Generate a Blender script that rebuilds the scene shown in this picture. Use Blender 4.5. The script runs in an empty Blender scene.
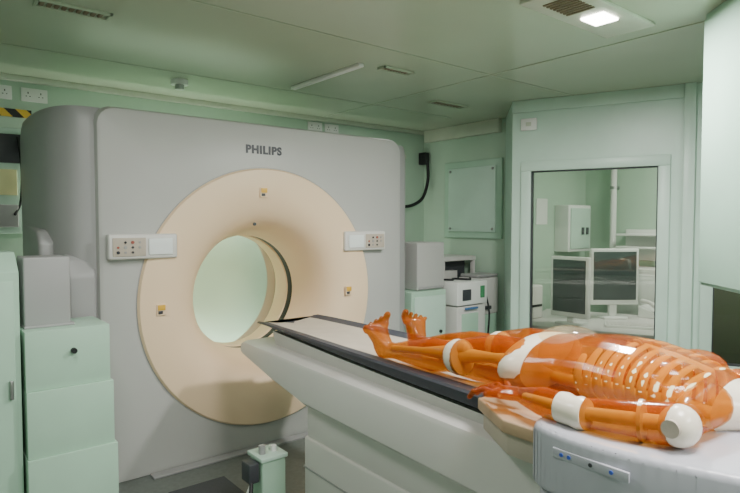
import bpy, bmesh, math
from mathutils import Vector, Matrix
from math import radians, sin, cos, pi

S = bpy.context.scene
W = {}

# ---------------------------------------------------------------- materials
def lin(c):
    return tuple(((v/255)/12.92 if v/255 <= .04045 else ((v/255+.055)/1.055)**2.4) for v in c)

def mat(name, rgb, rough=.5, metal=0., var=.05, scale=8., bump=0., emit=0., coat=0., spec=.5):
    m = bpy.data.materials.new(name); m.use_nodes = True
    nt = m.node_tree; b = nt.nodes['Principled BSDF']
    c = lin(rgb)
    tc = nt.nodes.new('ShaderNodeTexCoord')
    n = nt.nodes.new('ShaderNodeTexNoise'); n.inputs['Scale'].default_value = scale
    n.inputs['Detail'].default_value = 3
    nt.links.new(tc.outputs['Object'], n.inputs['Vector'])
    r = nt.nodes.new('ShaderNodeValToRGB')
    r.color_ramp.elements[0].position = .3; r.color_ramp.elements[1].position = .7
    r.color_ramp.elements[0].color = (*[v*(1-var) for v in c], 1)
    r.color_ramp.elements[1].color = (*[min(1, v*(1+var)) for v in c], 1)
    nt.links.new(n.outputs['Fac'], r.inputs['Fac'])
    nt.links.new(r.outputs['Color'], b.inputs['Base Color'])
    b.inputs['Roughness'].default_value = rough
    b.inputs['Metallic'].default_value = metal
    b.inputs['Coat Weight'].default_value = coat
    b.inputs['Specular IOR Level'].default_value = spec
    if emit:
        b.inputs['Emission Color'].default_value = (*c, 1)
        b.inputs['Emission Strength'].default_value = emit
    if bump:
        bp = nt.nodes.new('ShaderNodeBump'); bp.inputs['Strength'].default_value = bump
        bp.inputs['Distance'].default_value = .01
        n2 = nt.nodes.new('ShaderNodeTexNoise'); n2.inputs['Scale'].default_value = scale*12
        nt.links.new(tc.outputs['Object'], n2.inputs['Vector'])
        nt.links.new(n2.outputs['Fac'], bp.inputs['Height'])
        nt.links.new(bp.outputs['Normal'], b.inputs['Normal'])
    return m

M = {}
M['wall'] = mat('mint_wall', (182, 206, 187), .32, scale=1.5)
M['ceil'] = mat('ceiling_panel', (182, 194, 172), .22, scale=1.2)
M['seam'] = mat('ceiling_seam', (164, 176, 154), .4, scale=1.2)
M['mint'] = mat('mint_paint', (172, 205, 184), .38, scale=3)
M['mint2'] = mat('mint_paint_pale', (190, 216, 202), .38, scale=3)
M['mint3'] = mat('mint_paint_overhead', (164, 198, 180), .35, scale=3)
M['floor'] = mat('vinyl_floor', (108, 114, 110), .45, var=.12, scale=40)
M['mat'] = mat('dark_mat', (72, 76, 80), .8, scale=60, bump=.3)
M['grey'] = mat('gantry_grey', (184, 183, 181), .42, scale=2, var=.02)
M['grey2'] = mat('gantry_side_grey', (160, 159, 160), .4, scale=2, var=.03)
M['beige'] = mat('gantry_beige', (242, 213, 180), .45, scale=2, var=.02)
M['white'] = mat('warm_white_plastic', (214, 211, 208), .34, scale=3, var=.02)
M['white2'] = mat('white_plastic', (230, 230, 228), .4, scale=3, var=.02)
M['lilac'] = mat('lilac_grey_plastic', (188, 188, 199), .3, scale=3, var=.02)
M['black'] = mat('black_rubber', (22, 22, 26), .5)
M['dark'] = mat('dark_grey_plastic', (62, 64, 70), .45)
M['pad'] = mat('dark_grey_pad', (58, 60, 70), .5, scale=20, bump=.1)
M['cush'] = mat('grey_beige_cushion', (186, 174, 160), .55, scale=10, bump=.1)
M['tan'] = mat('tan_cushion', (190, 160, 130), .5, scale=10)
M['yellow'] = mat('yellow_plastic', (226, 176, 60), .4)
M['bone'] = mat('cream_bone', (255, 240, 190), .6, var=.06, scale=20)
M['joint'] = mat('ivory_plastic_joint', (238, 228, 210), .3, var=.05, coat=.3)
M['screen'] = mat('pale_display', (232, 236, 236), .3)
M['mscreen'] = mat('monitor_screen', (70, 80, 80), .4)
M['blue'] = mat('blue_symbol', (70, 100, 200), .4)
M['red'] = mat('red_symbol', (160, 84, 74), .4)
M['trim'] = mat('pale_trim', (198, 204, 188), .4)
M['vent'] = mat('brown_vent', (120, 108, 84), .5)
M['metal'] = mat('brushed_metal', (170, 170, 170), .3, metal=1)
M['lamp'] = mat('lamp_glass', (255, 252, 240), .3, emit=18)
M['text'] = mat('logo_grey', (34, 36, 48), .4)
M['green'] = mat('green_sticker', (70, 140, 96), .5)
M['bluep'] = mat('blue_plastic', (70, 110, 160), .5)
M['pale'] = mat('doorway_light_yellow', (236, 228, 176), .4)  # yellowish doorway light put into a flat panel colour
M['brown'] = mat('brown_upholstery', (150, 92, 54), .5, scale=12)

def stripe_mat():
    m = bpy.data.materials.new('hazard_tape'); m.use_nodes = True
    nt = m.node_tree; b = nt.nodes['Principled BSDF']
    tc = nt.nodes.new('ShaderNodeTexCoord'); w = nt.nodes.new('ShaderNodeTexWave')
    w.bands_direction = 'DIAGONAL'; w.inputs['Scale'].default_value = 5
    r = nt.nodes.new('ShaderNodeValToRGB'); r.color_ramp.interpolation = 'CONSTANT'
    r.color_ramp.elements[0].color = (.01, .01, .01, 1)
    r.color_ramp.elements[1].position = .5; r.color_ramp.elements[1].color = (.8, .5, .05, 1)
    nt.links.new(tc.outputs['Object'], w.inputs['Vector']); nt.links.new(w.outputs['Fac'], r.inputs['Fac'])
    nt.links.new(r.outputs['Color'], b.inputs['Base Color'])
    return m
M['hazard'] = stripe_mat()

def translucent(name, rgb, fac, tint, rough=.16, coat=.5):
    m = mat(name, rgb, rough, coat=coat, var=.28, scale=14)
    nt = m.node_tree; b = nt.nodes['Principled BSDF']; out = nt.nodes['Material Output']
    t = nt.nodes.new('ShaderNodeBsdfTransparent'); t.inputs['Color'].default_value = (*lin(tint), 1)
    mx = nt.nodes.new('ShaderNodeMixShader'); mx.inputs['Fac'].default_value = fac
    nt.links.new(b.outputs['BSDF'], mx.inputs[1]); nt.links.new(t.outputs['BSDF'], mx.inputs[2])
    nt.links.new(mx.outputs['Shader'], out.inputs['Surface'])
    return m
M['skin'] = translucent('amber_resin', (168, 74, 14), .54, (255, 214, 140))
M['clear'] = translucent('clear_plastic', (235, 225, 205), .86, (255, 246, 226), .05, .6)
def glass(name, col):
    m = bpy.data.materials.new(name); m.use_nodes = True
    nt = m.node_tree; out = nt.nodes['Material Output']
    nt.nodes.remove(nt.nodes['Principled BSDF'])
    t = nt.nodes.new('ShaderNodeBsdfTransparent'); t.inputs['Color'].default_value = (*col, 1)
    g = nt.nodes.new('ShaderNodeBsdfGlossy'); g.inputs['Roughness'].default_value = .02
    f = nt.nodes.new('ShaderNodeFresnel'); f.inputs['IOR'].default_value = 1.5
    mx = nt.nodes.new('ShaderNodeMixShader')
    nt.links.new(f.outputs[0], mx.inputs[0]); nt.links.new(t.outputs[0], mx.inputs[1]); nt.links.new(g.outputs[0], mx.inputs[2])
    nt.links.new(mx.outputs[0], out.inputs['Surface'])
    return m
M['glass'] = glass('window_glass', (.88, .90, .86))
M['glass2'] = glass('dark_tinted_glass', (.5, .46, .40))

# ---------------------------------------------------------------- helpers
def reg(o, parent, origin):
    bpy.context.scene.collection.objects.link(o)
    W[o.name] = Vector(origin)
    if parent is not None:
        o.parent = parent; o.location = Vector(origin) - W[parent.name]
    else:
        o.location = origin
    return o

def thing(name, loc, label, category):
    o = bpy.data.objects.new(name, None); o.empty_display_size = .1
    reg(o, None, loc); o['label'] = label; o['category'] = category
    return o

def tag(o, label, category):
    o['label'] = label; o['category'] = category; return o

def struct(o):
    o['kind'] = 'structure'; return o

def mk(name, verts, faces, m, parent=None, smooth=False, origin=None, angle=40):
    vs = [Vector(v) for v in verts]
    if origin is None:
        lo = Vector([min(v[i] for v in vs) for i in range(3)]); hi = Vector([max(v[i] for v in vs) for i in range(3)])
        origin = (lo+hi)/2
    origin = Vector(origin)
    me = bpy.data.meshes.new(name)
    me.from_pydata([v-origin for v in vs], [], faces)
    bm = bmesh.new(); bm.from_mesh(me)
    bmesh.ops.recalc_face_normals(bm, faces=bm.faces)
    bm.to_mesh(me); bm.free()
    me.materials.append(M[m] if isinstance(m, str) else m)
    if smooth:
        me.shade_smooth()
        if angle: me.set_sharp_from_angle(angle=radians(angle))
    o = bpy.data.objects.new(name, me)
    return reg(o, parent, origin)

def boxes(name, blist, m, parent=None, bevel=0.):
    bm = bmesh.new()
    for b in blist:
        x0, x1, y0, y1, z0, z1 = b[:6]; rz = b[6] if len(b) > 6 else 0
        c = Vector(((x0+x1)/2, (y0+y1)/2, (z0+z1)/2))
        mt = Matrix.Translation(c) @ Matrix.Rotation(rz, 4, 'Z') @ Matrix.Diagonal((x1-x0, y1-y0, z1-z0, 1))
        r = bmesh.ops.create_cube(bm, size=1, matrix=mt)
        if bevel:
            es = set(e for v in r['verts'] for e in v.link_edges)
            bmesh.ops.bevel(bm, geom=list(es), offset=bevel, segments=3, affect='EDGES', profile=.5)
    verts = [v.co.copy() for v in bm.verts]; bm.verts.index_update()
    faces = [[v.index for v in f.verts] for f in bm.faces]
    bm.free()
    return mk(name, verts, faces, m, parent, smooth=bevel > 0)

def box(name, x0, x1, y0, y1, z0, z1, m, parent=None, bevel=.004, rz=0.):
    return boxes(name, [(x0, x1, y0, y1, z0, z1, rz)], m, parent, bevel)

def prism(name, outline, a0, a1, m, parent=None, plane='XY', bevel=0., segs=3):
    bm = bmesh.new()
    def P(p, a):
        return {'XY': (p[0], p[1], a), 'YZ': (a, p[0], p[1]), 'XZ': (p[0], a, p[1])}[plane]
    A = [bm.verts.new(P(p, a0)) for p in outline]; B = [bm.verts.new(P(p, a1)) for p in outline]
    n = len(outline)
    bm.faces.new(A); bm.faces.new(B[::-1])
    for i in range(n): bm.faces.new((A[i], A[(i+1) % n], B[(i+1) % n], B[i]))
    bmesh.ops.recalc_face_normals(bm, faces=bm.faces)
    if bevel:
        bmesh.ops.bevel(bm, geom=list(bm.edges), offset=bevel, segments=segs, affect='EDGES', profile=.5)
    bm.verts.index_update()
    verts = [v.co.copy() for v in bm.verts]; faces = [[v.index for v in f.verts] for f in bm.faces]
    bm.free()
    return mk(name, verts, faces, m, parent, smooth=True)

def lathe_y(name, prof, cx, cz, m, parent, n=96, closed=False):
    verts = []; faces = []
    for (r, y) in prof:
        for i in range(n):
            a = 2*pi*i/n; verts.append((cx+r*cos(a), y, cz+r*sin(a)))
    k = len(prof)
    for j in range(k-1 if not closed else k):
        j2 = (j+1) % k
        for i in range(n):
            faces.append((j*n+i, j*n+(i+1) % n, j2*n+(i+1) % n, j2*n+i))
    return mk(name, verts, faces, m, parent, smooth=True, angle=35)

def cyl(name, p0, p1, r, m, parent=None, n=20, r1=None):
    v, f = tubegeo([p0, p1], [r, r if r1 is None else r1], n, flat=True)
    return mk(name, v, f, m, parent, smooth=True)

def tubegeo(pts, radii, n=14, flat=False, squash=None):
    pts = [Vector(p) for p in pts]; verts = []; faces = []
    if not flat:
        d0 = (pts[0]-pts[1]).normalized(); d1 = (pts[-1]-pts[-2]).normalized()
        r0, r1 = radii[0], radii[-1]
        pre = [(pts[0]+d0*r0*sin(a), r0*cos(a)) for a in (radians(80), radians(55), radians(28))]
        post = [(pts[-1]+d1*r1*sin(a), r1*cos(a)) for a in (radians(28), radians(55), radians(80))]
        allp = pre+list(zip(pts, radii))+post
        pts = [p for p, _ in allp]; radii = [r for _, r in allp]
    k = len(pts); up = None
    for i in range(k):
        t = (pts[min(i+1, k-1)]-pts[max(i-1, 0)]).normalized()
        if up is None:
            up = Vector((0, 0, 1)) if abs(t.z) < .9 else Vector((1, 0, 0))
        s = t.cross(up).normalized(); u = s.cross(t).normalized(); up = u
        for j in range(n):
            a = 2*pi*j/n
            su, ss = (1, 1) if squash is None else squash
            verts.append(pts[i]+s*cos(a)*radii[i]*ss+u*sin(a)*radii[i]*su)
    for i in range(k-1):
        for j in range(n):
            faces.append((i*n+j, i*n+(j+1) % n, (i+1)*n+(j+1) % n, (i+1)*n+j))
    faces.append(tuple(range(n))[::-1]); faces.append(tuple((k-1)*n+j for j in range(n)))
    return verts, faces

def tube(name, pts, r, m, parent=None, n=10, squash=None, flat=False):
    radii = r if isinstance(r, (list, tuple)) else [r]*len(pts)
    v, f = tubegeo(pts, radii, n, squash=squash, flat=flat)
    return mk(name, v, f, m, parent, smooth=True)

def smoothpts(pts, sub=6):
    pts = [Vector(p) for p in pts]; out = []
    for i in range(len(pts)-1):
        p0 = pts[max(i-1, 0)]; p1 = pts[i]; p2 = pts[i+1]; p3 = pts[min(i+2, len(pts)-1)]
        for s in range(sub):
            t = s/sub
            out.append(.5*((2*p1)+(-p0+p2)*t+(2*p0-5*p1+4*p2-p3)*t*t+(-p0+3*p1-3*p2+p3)*t**3))
    out.append(pts[-1]); return out

def ellgeo(c, r, n=20, m_=12):
    verts = []; faces = []
    for j in range(m_+1):
        b = -pi/2+pi*(j+.0)/m_
        if j == 0: b += .05
        if j == m_: b -= .05
        for i in range(n):
            a = 2*pi*i/n
            verts.append((c[0]+r[0]*cos(b)*cos(a), c[1]+r[1]*cos(b)*sin(a), c[2]+r[2]*sin(b)))
    for j in range(m_):
        for i in range(n): faces.append((j*n+i, j*n+(i+1) % n, (j+1)*n+(i+1) % n, (j+1)*n+i))
    faces.append(tuple(range(n))[::-1]); faces.append(tuple(m_*n+i for i in range(n)))
    return verts, faces
def ell(name, c, r, m, parent=None):
    v, f = ellgeo(c, r); return mk(name, v, f, m, parent, smooth=True, angle=0)

# ---------------------------------------------------------------- room shell
CH = 2.3; YB = 4.3; XR = 4.2
struct(box('floor', -1.5, 5.8, -2.6, 4.5, -.1, 0, 'floor', bevel=0))
struct(box('ceiling', -1.5, 5.8, -2.6, 4.5, CH, CH+.1, 'ceil', bevel=0))
struct(box('wall_back', -1.5, XR+.1, YB, YB+.1, 0, CH, 'wall', bevel=0))
struct(box('wall_left', -1.5, -1.4, -2.5, YB, 0, CH, 'wall', bevel=0))
struct(box('wall_front', -1.5, 5.7, -2.6, -2.5, 0, CH, 'wall', bevel=0))
struct(box('wall_right', XR, XR+.06, 3.25, YB, 0, CH, 'wall', bevel=0))
struct(box('wall_booth_back', XR+.06, 5.7, 3.3, 3.36, 0, CH, 'wall', bevel=0))
struct(box('wall_booth_right', 5.6, 5.7, -2.5, 3.3, 0, CH, 'wall', bevel=0))
A = Vector((3.69, 2.80)); D = Vector((.37, -.93)).normalized(); N = Vector((D.y, -D.x))
if N.x > 0: N = -N
def bp(s, d, z):
    p = A + D*s + N*d; return (p.x, p.y, z)
def bquad(name, blocks, m, parent=None, bevel=0.):
    bm = bmesh.new()
    for (s0, s1, d0, d1, z0, z1) in blocks:
        vs = [bm.verts.new(bp(s, d, z)) for z in (z0, z1) for (s, d) in ((s0, d0), (s1, d0), (s1, d1), (s0, d1))]
        fs = [(0, 1, 2, 3), (7, 6, 5, 4), (0, 4, 5, 1), (1, 5, 6, 2), (2, 6, 7, 3), (3, 7, 4, 0)]
        nf = [bm.faces.new([vs[i] for i in f]) for f in fs]
        if bevel:
            es = set(e for f in nf for e in f.edges)
            bmesh.ops.bevel(bm, geom=list(es), offset=bevel, segments=2, affect='EDGES', profile=.5)
    bm.verts.index_update()
    v = [q.co.copy() for q in bm.verts]; f = [[q.index for q in g.verts] for g in bm.faces]; bm.free()
    return mk(name, v, f, m, parent, smooth=bevel > 0)
SL = 3.2; WA, WB, WT = .15, 1.02, 1.76
struct(bquad('wall_booth_front', [(0, WA, -.08, 0, 0, CH), (WA, WB, -.08, 0, 0, .46), (WA, WB, -.08, 0, WT, CH),
      (WB, 1.36, -.08, 0, 0, CH), (1.36, 2.1, -.08, 0, 0, .42), (1.36, 2.1, -.08, 0, WT, CH), (2.1, SL, -.08, 0, 0, CH)], 'mint2'))
struct(prism('wall_booth_side', [(3.69, 2.80), (4.2, 3.26), (4.25, 3.22), (3.745, 2.775)], 0, CH, 'mint2'))
e = A+D*SL
struct(prism('wall_booth_end', [(e.x, e.y), (5.65, e.y), (5.65, e.y+.06), (e.x, e.y+.06)], 0, CH, 'mint2'))
for k, (s0, s1, z0) in enumerate(((WA, WB, .46), (1.36, 2.1, .42))):
    w = struct(bquad('window_%d' % (k+1), [(s0, s1, -.055, -.05, z0, WT)], 'glass' if k == 0 else 'glass2'))
    q_ = .075
    fr = bquad('window_frame', [(s0-q_, s1+q_, 0, .028, z0-q_, z0), (s0-q_, s1+q_, 0, .028, WT, WT+q_),
        (s0-q_, s0, 0, .028, z0, WT), (s1, s1+q_, 0, .028, z0, WT)], 'mint2', w, bevel=.004)
    bquad('window_gasket', [(s0, s1, -.05, .005, z0, z0+.008), (s0, s1, -.05, .005, WT-.008, WT), (s0, s0+.008, -.05, .005, z0, WT), (s1-.008, s1, -.05, .005, z0, WT)], 'dark', w)
struct(bquad('trim_1', [(1.17, 1.24, 0, .04, 0, CH)], 'mint2', bevel=.004))
struct(bquad('trim_7', [(0, 1.17, 0, .02, CH-.09, CH)], 'mint2', bevel=.004))
struct(box('trim_2', -1.4, XR, YB-.05, YB, CH-.035, CH, 'trim', bevel=.004))
struct(box('trim_3', XR-.05, XR, 3.3, YB-.05, CH-.12, CH, 'trim', bevel=.004))
struct(box('trim_4', -1.4, 4.0, 2.37, 2.382, CH-.003, CH, 'seam', bevel=0))
struct(box('trim_5', -1.4, 3.8, 3.555, 3.565, CH-.003, CH, 'seam', bevel=0))
struct(box('trim_6', 2.9, 2.912, -.5, 4.2, CH-.003, CH, 'seam', bevel=0))
struct(box('baseboard_back', -1.4, XR, YB-.015, YB, 0, .1, 'trim', bevel=0))

# ---------------------------------------------------------------- ceiling fittings
def vent(x, y, l=.36, wd=.1):
    t = thing('ceiling_vent', (x, y, CH-.01), 'slotted brown and grey ceiling air vent', 'vent')
    t['group'] = 'ceiling vents'
    boxes('vent_frame', [(x-l/2, x+l/2, y-wd/2, y-wd/2+.012, CH-.012, CH), (x-l/2, x+l/2, y+wd/2-.012, y+wd/2, CH-.012, CH),
        (x-l/2, x-l/2+.012, y-wd/2, y+wd/2, CH-.012, CH), (x+l/2-.012, x+l/2, y-wd/2, y+wd/2, CH-.012, CH)], 'ceil', t, .001)
    boxes('vent_slats', [(x-l/2+.02+i*(l-.04)/9, x-l/2+.02+(i+.55)*(l-.04)/9, y-wd/2+.015, y+wd/2-.015, CH-.008, CH) for i in range(9)], 'vent', t)
vent(2.36, 2.66, .24, .07); vent(3.35, 3.16, .36, .1); vent(.60, 2.79, .3, .09)
st = thing('ceiling_rail', (2.1, 3.05, CH), 'thin pale strip rail fixed to the ceiling', 'ceiling rail')
box('rail_body', 2.085, 2.125, 2.68, 3.44, CH-.02, CH, 'white2', st)
lt = thing('ceiling_light', (2.4, 1.4, CH), 'recessed rectangular ceiling light with one glowing square lamp', 'ceiling light')
box('light_plate', 2.04, 2.75, 1.28, 1.52, CH-.015, CH, 'trim', lt)
box('lamp_panel', 2.385, 2.515, 1.335, 1.445, CH-.025, CH-.012, 'lamp', lt)
boxes('light_grille', [(2.12+i*.025, 2.132+i*.025, 1.33, 1.46, CH-.02, CH-.012) for i in range(8)], 'vent', lt)
sp = thing('smoke_detector', (1.43, 3.75, CH), 'small round white ceiling smoke detector', 'smoke detector')
cyl('detector_base', (1.43, 3.75, CH), (1.43, 3.75, CH-.03), .055, 'white2', sp)
cyl('detector_head', (1.43, 3.75, CH-.03), (1.43, 3.75, CH-.06), .03, 'metal', sp)

def area(loc, size, power, col=(1, .985, .94), rot=(0, 0, 0), sy=None, name='ceiling_and_fill_light'):
    l = bpy.data.lights.new(name, 'AREA'); l.energy = power; l.size = size; l.color = col
    if sy: l.shape = 'RECTANGLE'; l.size_y = sy
    o = bpy.data.objects.new(name, l); o.location = loc; o.rotation_euler = rot
    S.collection.objects.link(o); return o
area((2.45, 1.39, CH-.04), .15, 56, sy=.14)
area((1.3, .3, CH-.03), .5, 44)
area((2.9, .2, CH-.03), .4, 20)
area((.3, 1.9, CH-.03), .5, 16)
area((1.5, -1.3, CH-.03), .8, 46)
area((.6, -1.8, 1.5), 1.0, 6, rot=(radians(90), 0, radians(-25)))  # added fill light behind the camera, not a ceiling lamp
area((1.7, 4.17, 1.88), 1.4, 22, col=(.93, 1, .84), sy=.12)  # added unseen light behind the gantry, brightens the wall seen through the bore
area((1.7, 4.17, .06), 1.4, 16, col=(.93, 1, .84), sy=.12, rot=(radians(180), 0, 0))  # added unseen light near the floor facing up, same wall behind the bore
area((3.3, 3.8, CH-.03), .3, 1.8)
area((4.9, 1.9, CH-.03), .4, 30)

# ---------------------------------------------------------------- CT gantry
DX, DZ, DR = 1.73, .915, .785
G = thing('ct_scanner_gantry', (1.79, 3.6, 0), 'large grey CT scanner ring with beige circular funnel opening', 'CT scanner')
def rr_hit(a, x0, x1, z0, z1, r):
    dx, dz = cos(a), sin(a); lo, hi = 0, 4.
    def inside(t):
        x = DX+dx*t; z = DZ+dz*t
        if z < DZ:
            return x0 <= x <= x1 and z >= z0
        cx = min(max(x, x0+r), x1-r); cz = min(max(z, z0+r), z1-r)
        return (x-cx)**2+(z-cz)**2 <= r*r
    for _ in range(40):
        m_ = (lo+hi)/2
        if inside(m_): lo = m_
        else: hi = m_
    return DX+dx*lo, DZ+dz*lo
n = 320; verts = []; faces = []
X0, X1, Z0, Z1 = .76, 2.84, .0, 1.97
angs = [2*pi*i/n for i in range(n)]
for cxx in (X0, X1):
    ca = math.atan2(Z0-DZ, cxx-DX) % (2*pi)
    k = min(range(n), key=lambda i: abs(angs[i]-ca)); angs[k] = ca
def ring(inset, y, r=.09, k=1.):
    for a in angs:
        x, z = rr_hit(a, X0+inset, X1-inset, Z0+inset*.1, Z1-inset, max(r, .02))
        verts.append((x, y, z))
for a in angs: verts.append((DX+DR*cos(a), 3.17, DZ+DR*sin(a)))
for a in angs: verts.append((DX+DR*cos(a), 3.13, DZ+DR*sin(a)))
for ins, y in ((.03, 3.135), (.012, 3.145), (.0, 3.18), (.0, 3.34), (.02, 3.36), (.02, 4.0), (.06, 4.04)):
    ring(ins, y)
for a in angs: verts.append((DX+.50*cos(a), 4.05, DZ+.50*sin(a)))
kk = len(verts)//n
for j in range(kk-1):
    for i in range(n): faces.append((j*n+i, j*n+(i+1) % n, (j+1)*n+(i+1) % n, (j+1)*n+i))
mk('gantry_shell', verts, faces, 'grey', G, smooth=True, angle=30)
lathe_y('funnel_cover', [(.782, 3.16), (.782, 3.126), (.772, 3.112), (.70, 3.104), (.62, 3.108), (.56, 3.12), (.50, 3.15), (.455, 3.2), (.42, 3.27), (.395, 3.35), (.378, 3.42), (.370, 3.46), (.378, 3.47)], DX, DZ, 'beige', G, n=128)
lathe_y('scan_window_ring', [(.378, 3.465), (.374, 3.475), (.374, 3.525), (.378, 3.535)], DX, DZ, 'black', G)
lathe_y('bore_liner', [(.378, 3.525), (.368, 3.535), (.370, 3.67), (.40, 3.74), (.49, 3.90), (.58, 4.045)], DX, DZ, 'beige', G)
lathe_y('disc_gap_ring', [(.788, 3.129), (.788, 3.16), (.779, 3.16), (.779, 3.129)], DX, DZ, 'grey2', G, closed=True)
sl = [(.80, 3.17), (.74, 3.175), (.66, 3.21), (.585, 3.32), (.545, 3.5), (.53, 3.7), (.54, 3.9), (.60, 4.02), (.80, 4.04)]
def cover(name, outl, z0, z1):
    zs = [(z0, 0), (z1-.12, 0), (z1-.06, .02), (z1-.02, .06), (z1, .13)]
    cx = sum(q[0] for q in outl)/len(outl); cy = sum(q[1] for q in outl)/len(outl)
    v = []; f = []; m_ = len(outl); k = len(zs)
    for z, ins in zs:
        for (x, y) in outl:
            v.append((x+(cx-x)*ins*2.2 if abs(x-outl[0][0]) > .02 else x, y+(cy-y)*ins*.6, z))
    for j in range(k-1):
        for i in range(m_): f.append((j*m_+i, j*m_+(i+1) % m_, (j+1)*m_+(i+1) % m_, (j+1)*m_+i))
    f.append(tuple(range(m_))[::-1]); f.append(tuple((k-1)*m_+i for i in range(m_)))
    return mk(name, v, f, 'grey2', G, smooth=True, angle=50)
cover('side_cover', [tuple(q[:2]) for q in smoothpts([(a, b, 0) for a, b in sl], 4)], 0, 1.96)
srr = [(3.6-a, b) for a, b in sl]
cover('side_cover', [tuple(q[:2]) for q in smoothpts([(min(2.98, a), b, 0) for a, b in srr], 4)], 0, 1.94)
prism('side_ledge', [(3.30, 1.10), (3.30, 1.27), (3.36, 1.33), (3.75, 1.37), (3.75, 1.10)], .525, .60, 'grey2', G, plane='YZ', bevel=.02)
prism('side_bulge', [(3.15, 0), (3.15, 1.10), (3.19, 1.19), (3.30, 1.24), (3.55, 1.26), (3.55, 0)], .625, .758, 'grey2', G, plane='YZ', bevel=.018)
cu = bpy.data.curves.new('logo', 'FONT'); cu.body = 'PHILIPS'; cu.size = .078; cu.extrude = .002; cu.offset = .0036; cu.space_character = 1.16
to = bpy.data.objects.new('tmp', cu); S.collection.objects.link(to)
bpy.context.view_layer.update()
me = bpy.data.meshes.new_from_object(to.evaluated_get(bpy.context.evaluated_depsgraph_get()))
bpy.data.objects.remove(to)
me.materials.clear(); me.materials.append(M['text'])
wd = max(v.co.x for v in me.vertices)
for v in me.vertices:
    v.co = Vector((v.co.x*.243/wd, -v.co.z, v.co.y*.84))
lo = bpy.data.objects.new('logo_lettering', me); reg(lo, G, (1.588, 3.131, 1.785))
def ctrl(x0, flip):
    b = box('control_panel', x0, x0+.355, 3.085, 3.137, 1.178, 1.31, 'white', G, .012)
    sx = x0+.20 if not flip else x0+.03
    box('panel_display', sx, sx+.125, 3.078, 3.086, 1.20, 1.285, 'screen', b, .002)
    bx = x0+.02 if not flip else x0+.175
    box('panel_backing', bx, bx+.165, 3.08, 3.086, 1.195, 1.29, 'cush', b, .002)
    k = 0
    cols = ('text', 'grey2', 'dark', 'red', 'grey2', 'dark', 'grey2', 'text', 'red', 'grey2')
    for r_ in range(3):
        for c_ in range(4):
            if (r_, c_) in ((0, 3), (2, 0)): continue
            x = bx+.025+c_*.036; z = 1.215+r_*.026
            cyl('button', (x, 3.081, z), (x, 3.076, z), .0085 if k % 4 == 0 else .0062, cols[k], b, 12); k += 1
ctrl(.80, False); ctrl(2.285, True)
for (x, z) in ((1.69, 1.55), (1.067, .90), (2.325, .91)):
    b = box('warning_sticker', x-.025, x+.025, 3.098, 3.106, z-.03, z+.03, 'beige', G, .001)
    box('sticker_symbol', x-.02, x+.02, 3.094, 3.0985, z-.002, z+.026, 'yellow', b, .001)
    box('sticker_mark', x-.018, x+.006, 3.094, 3.0985, z-.022, z-.006, 'dark', b, .001)
cyl('indicator_lamp', (1.63, 3.113, 1.36), (1.63, 3.105, 1.36), .010, 'dark', G)
tag(box('floor_plate', 1.0, 2.7, 3.06, 3.125, 0, .012, 'grey2', None, .003), 'flat grey floor plate below the scanner', 'floor plate')
tag(box('floor_mat', 1.0, 1.30, 2.42, 2.85, 0, .012, 'mat', None, .002), 'dark grey textured floor mat', 'floor mat')

# ---------------------------------------------------------------- patient table
T = thing('ct_patient_table', (1.65, 1.5, 0), 'long white motorised scanner table with black edged tray', 'CT table')
def edge_x(y):
    return 1.45 - (2.73-y)*.062
def slab(name, secs, m, parent, smooth=True):
    v = []; f = []; k = len(secs[0])
    for s in secs: v += s
    for j in range(len(secs)-1):
        for i in range(k): f.append((j*k+i, j*k+(i+1) % k, (j+1)*k+(i+1) % k, (j+1)*k+i))
    f.append(tuple(range(k))[::-1]); f.append(tuple((len(secs)-1)*k+i for i in range(k)))
    return mk(name, v, f, m, parent, smooth=smooth, angle=35)
def carr_sec(y, zt, zb, ins=0.):
    xa = 1.385-(2.8-y)*.042+ins; xb = 2.0-ins
    return [(xa+.02, y, zb), (xa, y, zb+.02), (xa, y, zt-.025), (xa+.006, y, zt-.008), (xa+.03, y, zt), (xb-.03, y, zt), (xb, y, zt-.03), (xb, y, zb+.02), (xb-.02, y, zb)]
cs = [(2.83, .715, .675, .02), (2.82, .73, .665, .004), (2.79, .74, .655, 0), (2.5, .74, .60, 0), (2.25, .74, .565, 0), (2.17, .74, .55, 0), (1.4, .74, .545, 0), (.8, .74, .54, 0), (.65, .74, .54, 0)]
slab('table_carriage', [carr_sec(*c) for c in cs], 'white', T)
box('lift_cover', 1.375, 1.99, .3, 2.17, .40, .545, 'white', T, .01, rz=radians(-1.2))
box('base_cover', 1.365, 2.0, .3, 2.18, 0, .405, 'white', T, .012, rz=radians(-1.2))
box('base_groove', 1.362, 1.99, .32, 2.182, .262, .27, 'grey2', T, 0, rz=radians(-1.2))
def tray(y, w, th, drop=0):
    xa = edge_x(y); z = .845-drop
    return [(xa+.05, y, z-th-.01), (xa+.005, y, z-th+.005), (xa-.004, y, z-.008), (xa+.004, y, z), (xa+.02, y, z-.004), (xa+w*.3, y, z-.022), (xa+w*.5, y, z-.026), (xa+w*.7, y, z-.022), (xa+w-.02, y, z-.004), (xa+w-.004, y, z), (xa+w, y, z-.01), (xa+w-.01, y, z-th), (xa+w-.05, y, z-th-.01)]
slab('table_tray', [tray(2.745, .36, .01, .004), tray(2.73, .38, .012), tray(2.6, .40, .018), tray(2.0, .45, .036), tray(1.6, .49, .046), tray(1.13, .54, .052)], 'pad', T)
slab('tray_support', [[(edge_x(y)+.035, y, .74), (edge_x(y)+.02, y, .83-th), (edge_x(y)+w-.03, y, .83-th), (edge_x(y)+w-.04, y, .74)] for y, w, th in ((2.6, .40, .018), (2.0, .45, .036), (1.13, .54, .052))], 'white', T)
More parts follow.
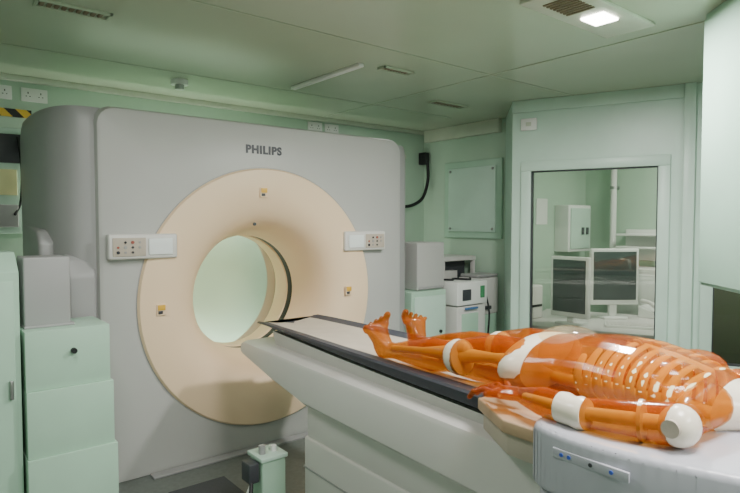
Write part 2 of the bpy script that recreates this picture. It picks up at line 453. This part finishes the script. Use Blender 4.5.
def cu_(y, w):
    xa = edge_x(y)+.02; z = .843; w = w-.04
    return [(xa, y, z-.004), (xa+w*.3, y, z-.018), (xa+w*.5, y, z-.022), (xa+w*.7, y, z-.018), (xa+w, y, z-.004), (xa+w, y, z-.012), (xa+w*.5, y, z-.03), (xa, y, z-.012)]
slab('tray_cushion', [cu_(2.73, .38), cu_(2.6, .40), cu_(2.0, .45), cu_(1.6, .49), cu_(1.13, .54)], 'cush', T)
prism('head_cushion', [(1.345, 1.14), (1.245, .97), (1.245, .78), (1.30, .60), (1.43, .42), (1.46, .15), (1.86, .15), (1.93, .5), (1.93, 1.14)], .80, .838, 'tan', T, bevel=.006, segs=3)
prism('cushion_board', [(1.36, 1.13), (1.255, .96), (1.255, .6), (1.93, .6), (1.93, 1.13)], .74, .80, 'cush', T, bevel=.004, segs=2)
ho = smoothpts([(1.30, .885, 0), (1.235, .86, 0), (1.212, .78, 0), (1.215, .65, 0), (1.25, .5, 0), (1.31, .3, 0), (1.36, .05, 0)], 5)
outl = [(q.x, q.y) for q in ho]+[(1.98, .05), (1.98, .885)]
h = prism('end_housing', outl, .70, .864, 'lilac', T, bevel=.02, segs=5)
prism('housing_skirt', [(x+.015, y-.01) for x, y in outl], .50, .695, 'lilac', T, bevel=.01)
boxes('housing_panel', [(1.2085, 1.216, .60, .79, .802, .826)], 'lilac', h, .002)
for i, (y, c) in enumerate(((.765, 'blue'), (.745, 'blue'), (.69, 'dark'), (.64, 'blue'))):
    cyl('button', (1.209, y, .814), (1.2065, y, .814), .0048, c, h, 12)

# ---------------------------------------------------------------- mannequin
MN = thing('anatomical_mannequin', (1.62, 1.0, .838), 'translucent amber anatomical training mannequin lying on its back', 'mannequin')
V = []; F = []
def add(vf):
    o = len(V); V.extend([Vector(q) for q in vf[0]]); F.extend([tuple(i+o for i in f) for f in vf[1]])
tors = [(.47, 1.62, .908, .052, .047), (.51, 1.62, .906, .088, .052), (.55, 1.62, .908, .15, .062), (.60, 1.62, .918, .178, .078), (.66, 1.62, .928, .184, .090),
        (.75, 1.62, .936, .182, .101), (.85, 1.61, .938, .172, .103), (.95, 1.60, .934, .158, .096), (1.04, 1.59, .928, .164, .087), (1.11, 1.585, .922, .156, .078), (1.16, 1.58, .917, .10, .055)]
def loft(secs, n=28, k=1.0):
    v = []; f = []
    for (y, xc, zc, rx, rz) in secs:
        for i in range(n):
            a = 2*pi*i/n; v.append((xc+rx*k*cos(a), y, zc+rz*k*sin(a)))
    for j in range(len(secs)-1):
        for i in range(n): f.append((j*n+i, j*n+(i+1) % n, (j+1)*n+(i+1) % n, (j+1)*n+i))
    f.append(tuple(range(n))[::-1]); f.append(tuple((len(secs)-1)*n+i for i in range(n)))
    return v, f
def loftz(secs, n=24):
    v = []; f = []
    for (z, xc, yc, rx, ry) in secs:
        for i in range(n):
            a = 2*pi*i/n; v.append((xc+rx*cos(a), yc+ry*sin(a), z))
    for j in range(len(secs)-1):
        for i in range(n): f.append((j*n+i, j*n+(i+1) % n, (j+1)*n+(i+1) % n, (j+1)*n+i))
    f.append(tuple(range(n))[::-1]); f.append(tuple((len(secs)-1)*n+i for i in range(n)))
    return v, f
add(loft(tors))
add(tubegeo([(1.62, .53, .912), (1.62, .42, .915)], [.05, .046]))
for sx in (-1, 1):
    add(ellgeo((1.62+sx*.075, .655, .968), (.085, .075, .050)))
    add(tubegeo([(1.62+sx*.10, .56, .925), (1.62+sx*.20, .56, .918)], [.055, .045]))
    add(ellgeo((1.60+sx*.10, 1.03, .93), (.066, .075, .070)))
add(ellgeo((1.62, .315, .935), (.072, .105, .085)))
add(ellgeo((1.62, .37, .955), (.05, .055, .055)))
add(tubegeo([(1.62, .30, 1.012), (1.62, .335, 1.03), (1.62, .345, 1.015)], [.010, .013, .012]))
for sx in (-1, 1): add(ellgeo((1.62+sx*.074, .325, .925), (.010, .025, .02)))
legs = {'near': (-1, 1.497, 1.478, 1.455), 'far': (1, 1.685, 1.70, 1.625)}
for key, (sd, hx, kx, ax) in legs.items():
    add(tubegeo([(hx, 1.09, .922), (hx, 1.2, .920), (kx, 1.30, .910), (kx, 1.345, .904), (kx, 1.375, .900), (kx*.6+ax*.4, 1.45, .895), (kx*.3+ax*.7, 1.56, .886), (ax, 1.64, .877), (ax, 1.69, .874)],
                [.085, .083, .067, .058, .053, .061, .046, .031, .033], n=20))
    k1 = -1.1 if sd < 0 else .15
    add(loftz([(.843, ax, 1.70, .026, .026), (.855, ax, 1.70, .035, .038), (.876, ax+k1*.006, 1.70, .039, .042), (.900, ax+k1*.012, 1.703, .039, .040), (.92, ax+k1*.02, 1.708, .044, .034),
               (.942, ax+k1*.028, 1.712, .051, .028), (.960, ax+k1*.032, 1.715, .055, .024), (.975, ax+k1*.034, 1.717, .052, .018)]))
    for i in range(5):
        off = (i-2)*.0232*sd
        L = [.038, .033, .029, .025, .020][i]; rr = [.0146, .0098, .0093, .0089, .0086][i]
        bx = ax+k1*.034+off+(-.004*sd if i == 0 else 0)
        z0 = .968-i*.0045
        add(tubegeo([(bx, 1.717, z0), (bx+off*.10, 1.722, z0+L*.55), (bx+off*.16, 1.712, z0+L)], [rr*1.05, rr, rr*.95], n=10))
arms = {'near': [(1.375, .555, .915), (1.34, .565, .914), (1.30, .675, .905), (1.283, .775, .900), (1.288, .815, .90), (1.300, .88, .898), (1.315, .945, .892)],
        'far': [(1.85, .555, .905), (1.88, .565, .895), (1.89, .675, .887), (1.875, .775, .882), (1.868, .815, .88), (1.85, .88, .876), (1.835, .945, .868)]}
for key, pts in arms.items():
    add(tubegeo(pts, [.042, .049, .046, .037, .038, .039, .026], n=18))
    w0 = Vector(pts[-1]); sd = -1 if key == 'near' else 1
    add(tubegeo([w0, w0+Vector((0, .035, .0)), w0+Vector((0, .07, -.004))], [.026, .040, .040], n=16, squash=(.48, 1.0)))
    for i, L in enumerate((.066, .076, .070, .054)):
        fx = (-.034+i*.0230)*sd*-1
        b0 = w0+Vector((fx, .078, -.004)); spread = fx*.85
        add(tubegeo([b0, b0+Vector((spread*.5, L*.45, .010)), b0+Vector((spread, L*.8, .0)), b0+Vector((spread*1.1, L, -.018))], [.0108, .0098, .0090, .0082], n=10))
    tx = sd*-1
    b0 = w0+Vector((-.02*tx, .028, .0))
    add(tubegeo([b0, b0+Vector((-.028*tx, .022, .006)), b0+Vector((-.050*tx, .050, .002))], [.0145, .0125, .0105], n=10))
me = bpy.data.meshes.new('body'); me.from_pydata(V, [], F)
bm = bmesh.new(); bm.from_mesh(me); bmesh.ops.recalc_face_normals(bm, faces=bm.faces); bm.to_mesh(me); bm.free()
tmp = bpy.data.objects.new('tmp', me); S.collection.objects.link(tmp)
r = tmp.modifiers.new('r', 'REMESH'); r.mode = 'VOXEL'; r.voxel_size = .0034; r.use_smooth_shade = True
sm = tmp.modifiers.new('s', 'SMOOTH'); sm.factor = .5; sm.iterations = 5
bpy.context.view_layer.update()
bmh = bpy.data.meshes.new_from_object(tmp.evaluated_get(bpy.context.evaluated_depsgraph_get()))
bpy.data.objects.remove(tmp)
bmh.transform(Matrix.Translation(-Vector((1.62, 1.0, .86))))
bmh.materials.clear(); bmh.materials.append(M['skin']); bmh.shade_smooth()
body = bpy.data.objects.new('body_skin', bmh); reg(body, MN, (1.62, 1.0, .86))
def tsec(y):
    for a, b in zip(tors, tors[1:]):
        if a[0] <= y <= b[0]:
            t = (y-a[0])/(b[0]-a[0]); return [a[i]+(b[i]-a[i])*t for i in range(5)]
    return tors[-1]
RC = tube('rib_cage', [(1.62, .60, .985), (1.62, .68, 1.008), (1.62, .76, 1.024)], [.016, .014, .009], 'bone', MN, squash=(.5, 1.2))
tube('spine', [(1.62, y, .875+.004*sin(y*30)) for y in [.48+.06*i for i in range(11)]], .02, 'bone', MN)
for i in range(10):
    y0 = .590+i*.031
    for sd in (-1, 1):
        pts = []
        a0, a1 = radians(78), radians(-50)
        if i > 6: a0 = radians(78-(i-6)*14)
        for k in range(17):
            a = a0+(a1-a0)*k/16
            y = y0-.06*(k/16)+.045*sin((a0-a)*.9)
            _, xc, zc, rx, rz = tsec(max(.5, y))
            pts.append((xc+sd*(rx-.0062)*cos(a), y, zc+(rz-.0062)*sin(a)))
        tube('rib', pts, [.0105+.0025*sin(pi*k/16) for k in range(17)], 'bone', RC, n=10, squash=(.42, 1.0))
for sd, hx, kx, ax in legs.values():
    tube('thigh_bone', [(hx, 1.14, .925), (hx, 1.2, .925), (kx, 1.32, .915)], [.026, .016, .026], 'bone', MN)
    tube('shin_bone', [(kx, 1.39, .910), (kx*.5+ax*.5, 1.5, .900), (ax, 1.65, .884)], [.028, .014, .014], 'bone', MN)
    tube('knee_joint', [(kx, 1.318, .909), (kx, 1.336, .906), (kx, 1.352, .904), (kx, 1.366, .901)], [.0600, .0615, .0580, .0520], 'joint', MN, n=28, flat=True)
    ell('knee_cap', (kx, 1.336, .940), (.028, .044, .028), 'joint', MN)
v, f = loft([(1.045, 1.590, .930, .167, .089), (1.06, 1.590, .928, .178, .091), (1.085, 1.590, .926, .185, .0915), (1.105, 1.590, .924, .184, .0905), (1.118, 1.590, .923, .178, .087)], n=40)
for idx, p_ in enumerate(v):
    t_ = (p_[2]-.925)/.09
    v[idx] = (p_[0], p_[1]-.018*t_, p_[2])
mk('pelvis', v, f, 'joint', MN, smooth=True)
for pts in arms.values():
    P = [Vector(q) for q in pts]
    tube('upper_arm_bone', [P[1], P[3]], [.018, .016], 'bone', MN)
    tube('forearm_bone', [P[4], P[6]], [.015, .011], 'bone', MN)
    tube('elbow_joint', [P[3]+Vector((0, -.030, .002)), P[3]+Vector((0, -.014, .001)), P[3]+Vector((0, .006, 0)), P[4]+Vector((0, -.010, .001)), P[4]+Vector((0, .006, .001))], [.0375, .0415, .0370, .0405, .0385], 'joint', MN, n=24, flat=True)
    tube('arm_collar', [P[1]+(P[3]-P[1])*.28, P[1]+(P[3]-P[1])*.32], [.0485, .0485], 'joint', MN, n=24, flat=True)
    ell('shoulder_joint', P[1]+Vector((-.002 if P[1].x < 1.6 else .002, -.014, .001)), (.050, .044, .048), 'joint', MN)
    s = P[1]+Vector((-.051 if P[1].x < 1.6 else .051, -.016, .006)); dd = Vector((-.005 if P[1].x < 1.6 else .005, 0, 0))
    cyl('shoulder_cap', s-dd, s+dd, .020, 'cush', MN)
v, f = loft([(.485, 1.62, .908, .066, .052), (.515, 1.62, .907, .100, .058), (.54, 1.62, .908, .142, .064)])
mk('neck_collar', v, f, 'joint', MN, smooth=True)
ell('belly_cover', (1.60, .985, .975), (.11, .12, .074), 'clear', MN)
for sx in (-1, 1): ell('eye', (1.62+sx*.028, .295, 1.003), (.011, .008, .008), 'joint', MN)

# ---------------------------------------------------------------- left cabinets
c = thing('equipment_cabinet', (.55, 2.95, 0), 'stepped mint painted metal housing with small black knob', 'cabinet')
box('cabinet_base', .385, .748, 2.785, 3.11, 0, .35, 'mint', c, .0015)
box('cabinet_body', .388, .738, 2.80, 3.11, .3505, .64, 'mint', c, .0015)
d1 = box('cabinet_top', .388, .728, 2.815, 3.11, .6405, .90, 'mint', c, .0015)
cyl('knob', (.575, 2.815, .80), (.575, 2.79, .80), .012, 'black', d1)
g = thing('junction_housing', (.5, 2.95, .90), 'plain grey plastic housing standing on mint cabinet', 'equipment box')
box('housing_body', .40, .585, 2.90, 3.10, .90, 1.215, 'grey2', g, .008)
box('housing_flange', .398, .60, 2.895, 3.10, .90, .912, 'grey2', g, .003)
c2 = thing('tall_cabinet', (.2, 2.8, 0), 'tall mint painted metal cabinet with sloped top', 'cabinet')
prism('cabinet_body', [(2.84, 0), (2.84, 1.16), (2.95, 1.24), (3.15, 1.24), (3.15, 0)], -.1, .375, 'mint', c2, plane='YZ', bevel=.003)
box('cabinet_door', -.08, .355, 2.832, 2.84, .05, 1.12, 'mint', c2, .002)
box('latch', .33, .345, 2.815, 2.832, .62, .70, 'metal', c2, .003)
cb = thing('wall_control_box', (.5, 4.28, 1.7), 'wall equipment box with dark shade plate and panel coloured as doorway light', 'control box')
box('box_body', .34, .61, 4.22, 4.3, 1.30, 1.96, 'mint2', cb, .008)
box('recess_shade_plate', .36, .59, 4.212, 4.22, 1.74, 1.92, 'dark', cb, .002)  # flat dark plate standing in for the shade of an opening
box('doorway_light_panel', .36, .56, 4.205, 4.22, 1.54, 1.70, 'pale', cb, .002)  # flat panel coloured to look like light from a doorway
box('box_module', .38, .56, 4.17, 4.22, 1.34, 1.48, 'grey2', cb, .006)
tube('cable', smoothpts([(.57, 4.205, 1.9), (.585, 4.19, 1.7), (.575, 4.19, 1.5), (.54, 4.165, 1.42)]), .008, 'black', cb)
tag(box('hazard_strip', .2, .66, 4.285, 4.3, 2.04, 2.09, 'hazard', None, 0), 'black and yellow striped hazard tape on the wall', 'hazard tape')
def socket(x, z, y=4.3, nx=2):
    t = thing('wall_socket', (x, y, z), 'white double electrical socket plate on the wall', 'socket'); t['group'] = 'wall sockets'
    box('socket_plate', x-.075, x+.075, y-.012, y, z-.043, z+.043, 'white2', t, .003)
    for dx in (-.036, .036):
        boxes('socket_holes', [(x+dx-.003, x+dx+.003, y-.0135, y-.0115, z+.006, z+.018), (x+dx-.014, x+dx-.007, y-.0135, y-.0115, z-.012, z-.007), (x+dx+.007, x+dx+.014, y-.0135, y-.0115, z-.012, z-.007)], 'dark', t)
socket(.48, 2.19); socket(.68, 2.19); socket(2.85, 2.212); socket(3.03, 2.212)
tag(box('cable_trunking', .75, 3.9, 4.24, 4.3, 2.0, 2.04, 'trim', None, .004), 'long pale cable trunking running along the wall', 'cable trunking')

po = thing('connector_post', (1.25, 2.4, 0), 'low mint floor unit with dark connector fittings and cables', 'connector unit')
box('post_body', 1.225, 1.345, 2.28, 2.40, 0, .29, 'mint', po, .006)
box('post_cap', 1.215, 1.352, 2.27, 2.41, .29, .31, 'mint2', po, .004)
box('connector', 1.165, 1.215, 2.29, 2.37, .20, .29, 'dark', po, .006)
cyl('connector_plug', (1.25, 2.33, .31), (1.25, 2.33, .35), .016, 'grey2', po)
cyl('connector_plug', (1.31, 2.33, .31), (1.31, 2.33, .335), .014, 'white2', po)
tube('cable', smoothpts([(1.18, 2.30, .21), (1.15, 2.24, .12), (1.19, 2.18, .02), (1.30, 2.17, .012)]), .009, 'black', po)
tube('cable', smoothpts([(1.19, 2.30, .22), (1.14, 2.29, .12), (1.12, 2.27, .02), (1.11, 2.40, .012)]), .008, 'white2', po)

# ---------------------------------------------------------------- equipment beyond the gantry
q = thing('side_cabinet', (3.2, 3.4, 0), 'mint metal floor cabinet beside the scanner', 'cabinet')
box('cabinet_body', 3.02, 3.40, 3.22, 3.55, 0, .83, 'mint', q, .006)
box('cabinet_door', 3.04, 3.38, 3.205, 3.22, .05, .79, 'mint2', q, .004)
cyl('knob', (3.32, 3.205, .5), (3.32, 3.19, .5), .012, 'black', q)
q = thing('grey_unit', (3.27, 3.4, .832), 'plain grey box unit standing on mint cabinet', 'equipment box')
box('unit_body', 3.12, 3.42, 3.26, 3.55, .832, 1.21, 'grey', q, .01)
box('unit_panel', 3.13, 3.41, 3.252, 3.26, .84, .86, 'grey2', q, .003)
q = thing('equipment_rack', (3.95, 3.7, 0), 'pale open equipment rack with dark shelf and instrument', 'equipment rack')
box('rack_body', 3.72, 4.15, 3.58, 3.95, 0, .84, 'white', q, .006)
box('rack_instrument', 3.74, 4.12, 3.66, 3.92, .84, 1.02, 'dark', q, .008)
box('instrument_face', 3.78, 3.95, 3.60, 3.66, .85, .93, 'white', q, .002)
box('rack_upright', 3.72, 3.745, 3.56, 3.60, .84, 1.02, 'white', q, .002)
box('rack_upright', 4.125, 4.15, 3.56, 3.60, .84, 1.02, 'white', q, .002)
box('rack_lid', 3.72, 4.15, 3.55, 3.95, 1.02, 1.06, 'white', q, .006)
q = thing('stacked_case', (3.6, 3.3, 0), 'white case with green label and dark draped cables', 'case')
box('case_body', 3.47, 3.82, 3.16, 3.42, 0, .68, 'white', q, .008)
box('case_lid', 3.46, 3.83, 3.15, 3.43, .69, .88, 'white2', q, .008)
box('case_panel', 3.52, 3.72, 3.152, 3.16, .42, .62, 'mint', q, .003)
box('case_label', 3.74, 3.79, 3.144, 3.151, .74, .84, 'green', q, .001)
box('case_vent', 3.52, 3.62, 3.144, 3.151, .73, .82, 'dark', q, .001)
box('case_handle', 3.55, 3.70, 3.135, 3.152, .655, .67, 'bluep', q, .002)
tube('cable', smoothpts([(3.50, 3.40, .888), (3.56, 3.3, .890), (3.64, 3.36, .890), (3.70, 3.24, .890), (3.78, 3.3, .890)]), .009, 'black', q)
tube('cable', smoothpts([(3.85, 3.20, .80), (3.845, 3.14, .6), (3.84, 3.16, .3), (3.85, 3.18, .02)]), .008, 'black', q)
q = thing('printer', (3.98, 3.4, .0), 'cream office printer on a mint stand', 'printer')
box('printer_body', 3.87, 4.17, 3.30, 3.52, .55, .88, 'white', q, .015)
box('printer_tray', 3.89, 4.05, 3.28, 3.30, .60, .63, 'dark', q, .004)
box('printer_lid', 3.88, 4.16, 3.30, 3.50, .885, .91, 'grey2', q, .006)
box('printer_stand', 3.88, 4.16, 3.31, 3.52, 0, .55, 'mint', q, .005)
q = thing('wall_hatch', (4.18, 3.63, 1.6), 'square mint access hatch with corner screws on the wall', 'hatch')
box('hatch_frame', 4.175, 4.2, 3.28, 3.98, 1.22, 1.95, 'mint', q, .006)
b = box('hatch_panel', 4.16, 4.176, 3.34, 3.92, 1.28, 1.89, 'mint2', q, .006)
for yy in (3.37, 3.89):
    for zz in (1.31, 1.86): cyl('screw', (4.16, yy, zz), (4.152, yy, zz), .012, 'metal', b)
q = thing('cable_outlet', (4.1, 4.28, 2.05), 'black wall outlet with thick black drooping cable', 'cable')
box('outlet_body', 4.12, 4.18, 4.2, 4.3, 1.96, 2.08, 'black', q, .008)
tube('cable', smoothpts([(4.16, 4.21, 1.99), (4.15, 4.19, 1.80), (4.06, 4.17, 1.62), (3.9, 4.15, 1.54), (3.75, 4.15, 1.52)]), .016, 'black', q)
q = thing('thermostat', bp(.12, .02, 2.1), 'small white thermostat box on booth wall', 'thermostat')
bquad('thermostat_body', [(.07, .19, 0, .03, 2.07, 2.16)], 'white2', q, .006)
bquad('thermostat_dial', [(.11, .15, .03, .034, 2.10, 2.13)], 'trim', q, .001)

# ---------------------------------------------------------------- booth interior
q = thing('control_desk', (4.5, 2.3, 0), 'pale laminate control desk behind the booth window', 'desk')
bquad('desk_top', [(.05, 1.22, -1.05, -.10, .53, .56)], 'white', q, .004)
bquad('desk_leg', [(.1, .13, -1.0, -.15, 0, .53)], 'mint', q, .003)
bquad('desk_leg', [(1.14, 1.17, -1.0, -.15, 0, .53)], 'mint', q, .003)
def monitor(x, y, rz, hw, z0, z1):
    t = thing('computer_monitor', (x, y, .56), 'silver framed flat computer monitor on desk stand', 'monitor'); t['group'] = 'monitors on the control desk'
    R = Matrix.Rotation(rz, 3, 'Z')
    def rb(name, x0, x1, y0, y1, z0, z1, mm, par, bv=.004):
        c = R @ Vector(((x0+x1)/2, (y0+y1)/2, 0))
        sx, sy = (x1-x0)/2, (y1-y0)/2
        return box(name, x+c.x-sx, x+c.x+sx, y+c.y-sy, y+c.y+sy, z0, z1, mm, par, bv, rz)
    rb('monitor_foot', -.10, .10, -.06, .09, .56, .58, 'white2', t)
    rb('monitor_stem', -.03, .03, .0, .04, .58, z0+.08, 'white2', t)
    s = rb('monitor_case', -hw, hw, -.02, .02, z0, z1, 'white2', t, .008)
    rb('screen', -hw+.022, hw-.022, -.024, -.019, z0+.04, z1-.025, 'mscreen', s, .001)
monitor(4.09, 2.53, radians(-90), .165, .62, 1.10); monitor(4.63, 2.46, radians(-36), .205, .68, 1.15)
q = thing('keyboard', (4.38, 2.1, .56), 'pale computer keyboard lying on the desk', 'keyboard')
R60 = Matrix.Rotation(radians(-60), 3, 'Z'); kc = Vector((4.36, 2.16, 0))
box('keyboard_case', kc.x-.2, kc.x+.2, kc.y-.08, kc.y+.08, .56, .58, 'white2', q, .004, rz=radians(-60))
kb = []
for i in range(14):
    for j in range(5):
        o_ = R60 @ Vector((-.175+i*.027, -.055+j*.028, 0)) + kc
        kb.append((o_.x-.011, o_.x+.011, o_.y-.011, o_.y+.011, .58, .587, radians(-60)))
boxes('keys', kb, 'white', q)
q = thing('desk_papers', (4.7, 2.0, .56), 'loose stack of white papers on the desk', 'papers')
box('paper_stack', 4.66, 4.86, 1.95, 2.13, .56, .64, 'white2', q, .001, rz=.4)
q = thing('desk_phone', (4.95, 2.3, .56), 'white desk telephone with handset', 'telephone')
prism('phone_base', [(2.2, .56), (2.2, .60), (2.36, .66), (2.36, .56)], 4.86, 5.04, 'white2', q, plane='YZ', bevel=.006)
tube('handset', [(4.88, 2.22, .66), (4.90, 2.28, .69), (4.89, 2.34, .70)], .018, 'white', q)
q = thing('desk_printer', (4.2, 2.95, .56), 'small grey desk printer', 'printer')
box('printer_body', 4.04, 4.21, 2.86, 3.02, .56, .84, 'white', q, .015)
box('printer_slot', 4.06, 4.19, 2.855, 2.86, .66, .68, 'black', q, .001)
q = thing('distribution_box', (5.25, 3.28, 1.3), 'mint electrical distribution box on booth wall', 'electrical box')
box('box_body', 5.03, 5.43, 3.14, 3.3, 1.08, 1.54, 'white2', q, .008)
dd_ = box('box_door', 5.06, 5.40, 3.128, 3.14, 1.11, 1.51, 'mint2', q, .004)
box('switch', 5.24, 5.28, 3.118, 3.128, 1.25, 1.32, 'dark', dd_, .002)
box('switch', 5.32, 5.36, 3.118, 3.128, 1.25, 1.32, 'dark', dd_, .002)
q = thing('booth_pipe', (5.5, 3.0, 0), 'vertical pale conduit pipe in the booth corner', 'pipe')
cyl('pipe_run', (5.52, 2.95, 0), (5.52, 2.95, CH), .03, 'white2', q)
box('pipe_clamp', 5.48, 5.6, 2.93, 2.97, .8, .83, 'metal', q)
box('pipe_clamp', 5.48, 5.6, 2.93, 2.97, 1.7, 1.73, 'metal', q)
q = thing('wall_shelf', (5.5, 2.5, 1.2), 'cream letter tray shelf on the booth wall', 'shelf')
box('shelf_board', 5.38, 5.6, 2.3, 2.85, 1.12, 1.14, 'white2', q)
box('shelf_board', 5.38, 5.6, 2.3, 2.85, 1.24, 1.26, 'white2', q)
box('shelf_back', 5.58, 5.6, 2.3, 2.85, 1.0, 1.3, 'white2', q)
q = thing('filing_cabinet', (5.35, 2.45, 0), 'grey filing cabinet with two drawers inside the booth', 'cabinet')
box('cabinet_body', 5.15, 5.55, 2.2, 2.8, 0, .95, 'white', q, .006)
box('drawer', 5.135, 5.15, 2.22, 2.78, .5, .9, 'white2', q, .003)
box('drawer', 5.135, 5.15, 2.22, 2.78, .06, .46, 'white2', q, .003)
struct(box('door_1', 5.57, 5.6, 1.2, 2.1, 0, 2.0, 'mint', None, .004))
struct(box('trim_8', 5.585, 5.6, 2.2, 2.26, 0, 2.3, 'white2', None, .002))
q = thing('wall_notice', (4.8, 3.29, 1.6), 'white paper notice pinned inside the booth', 'notice')
box('notice_sheet', 4.72, 4.90, 3.292, 3.3, 1.35, 1.6, 'white2', q, 0)
q = thing('office_chair', (4.85, 1.15, 0), 'brown upholstered office chair behind the tinted window', 'chair')
prism('chair_back', [(.95, .56), (.93, .98), (.99, 1.06), (1.31, 1.06), (1.37, .98), (1.35, .56)], 4.98, 5.05, 'brown', q, plane='YZ', bevel=.02)
box('chair_seat', 4.62, 5.05, .94, 1.36, .44, .52, 'brown', q, .02)
cyl('chair_post', (4.84, 1.15, .06), (4.84, 1.15, .44), .03, 'dark', q)
for a_ in range(5):
    tube('chair_foot', [(4.84, 1.15, .07), (4.84+.26*cos(a_*1.257), 1.15+.26*sin(a_*1.257), .025)], [.022, .018], 'dark', q)

q = thing('overhead_cabinet', (2.8, .7, 1.1), 'pale mint painted overhead cabinet fixed to the ceiling', 'cabinet')
P0 = Vector((2.82, 1.09)); d_ = Vector((-.70, -.714)); pn = Vector((.714, -.70))
def oc(a, b): r_ = P0+d_*a+pn*b; return (r_.x, r_.y)
prism('cabinet_body', [oc(0, 0), oc(.9, 0), oc(.9, .4), oc(0, .4)], 1.085, CH, 'mint3', q, bevel=.006)
prism('cabinet_door', [oc(.02, -.015), oc(.88, -.015), oc(.88, 0), oc(.02, 0)], 1.10, CH-.03, 'mint3', q, bevel=.004)

# ---------------------------------------------------------------- world + camera
w = bpy.data.worlds.new('world'); S.world = w; w.use_nodes = True
w.node_tree.nodes['Background'].inputs[0].default_value = (.6, .7, .6, 1)
w.node_tree.nodes['Background'].inputs[1].default_value = .3
cam = bpy.data.cameras.new('camera'); co = bpy.data.objects.new('camera', cam)
co.location = (0, 0, 1.37); co.rotation_euler = (radians(90-2.4), 0, radians(-39))
cam.sensor_width = 36; cam.lens = 28.0; cam.clip_start = .02
S.collection.objects.link(co); S.camera = co
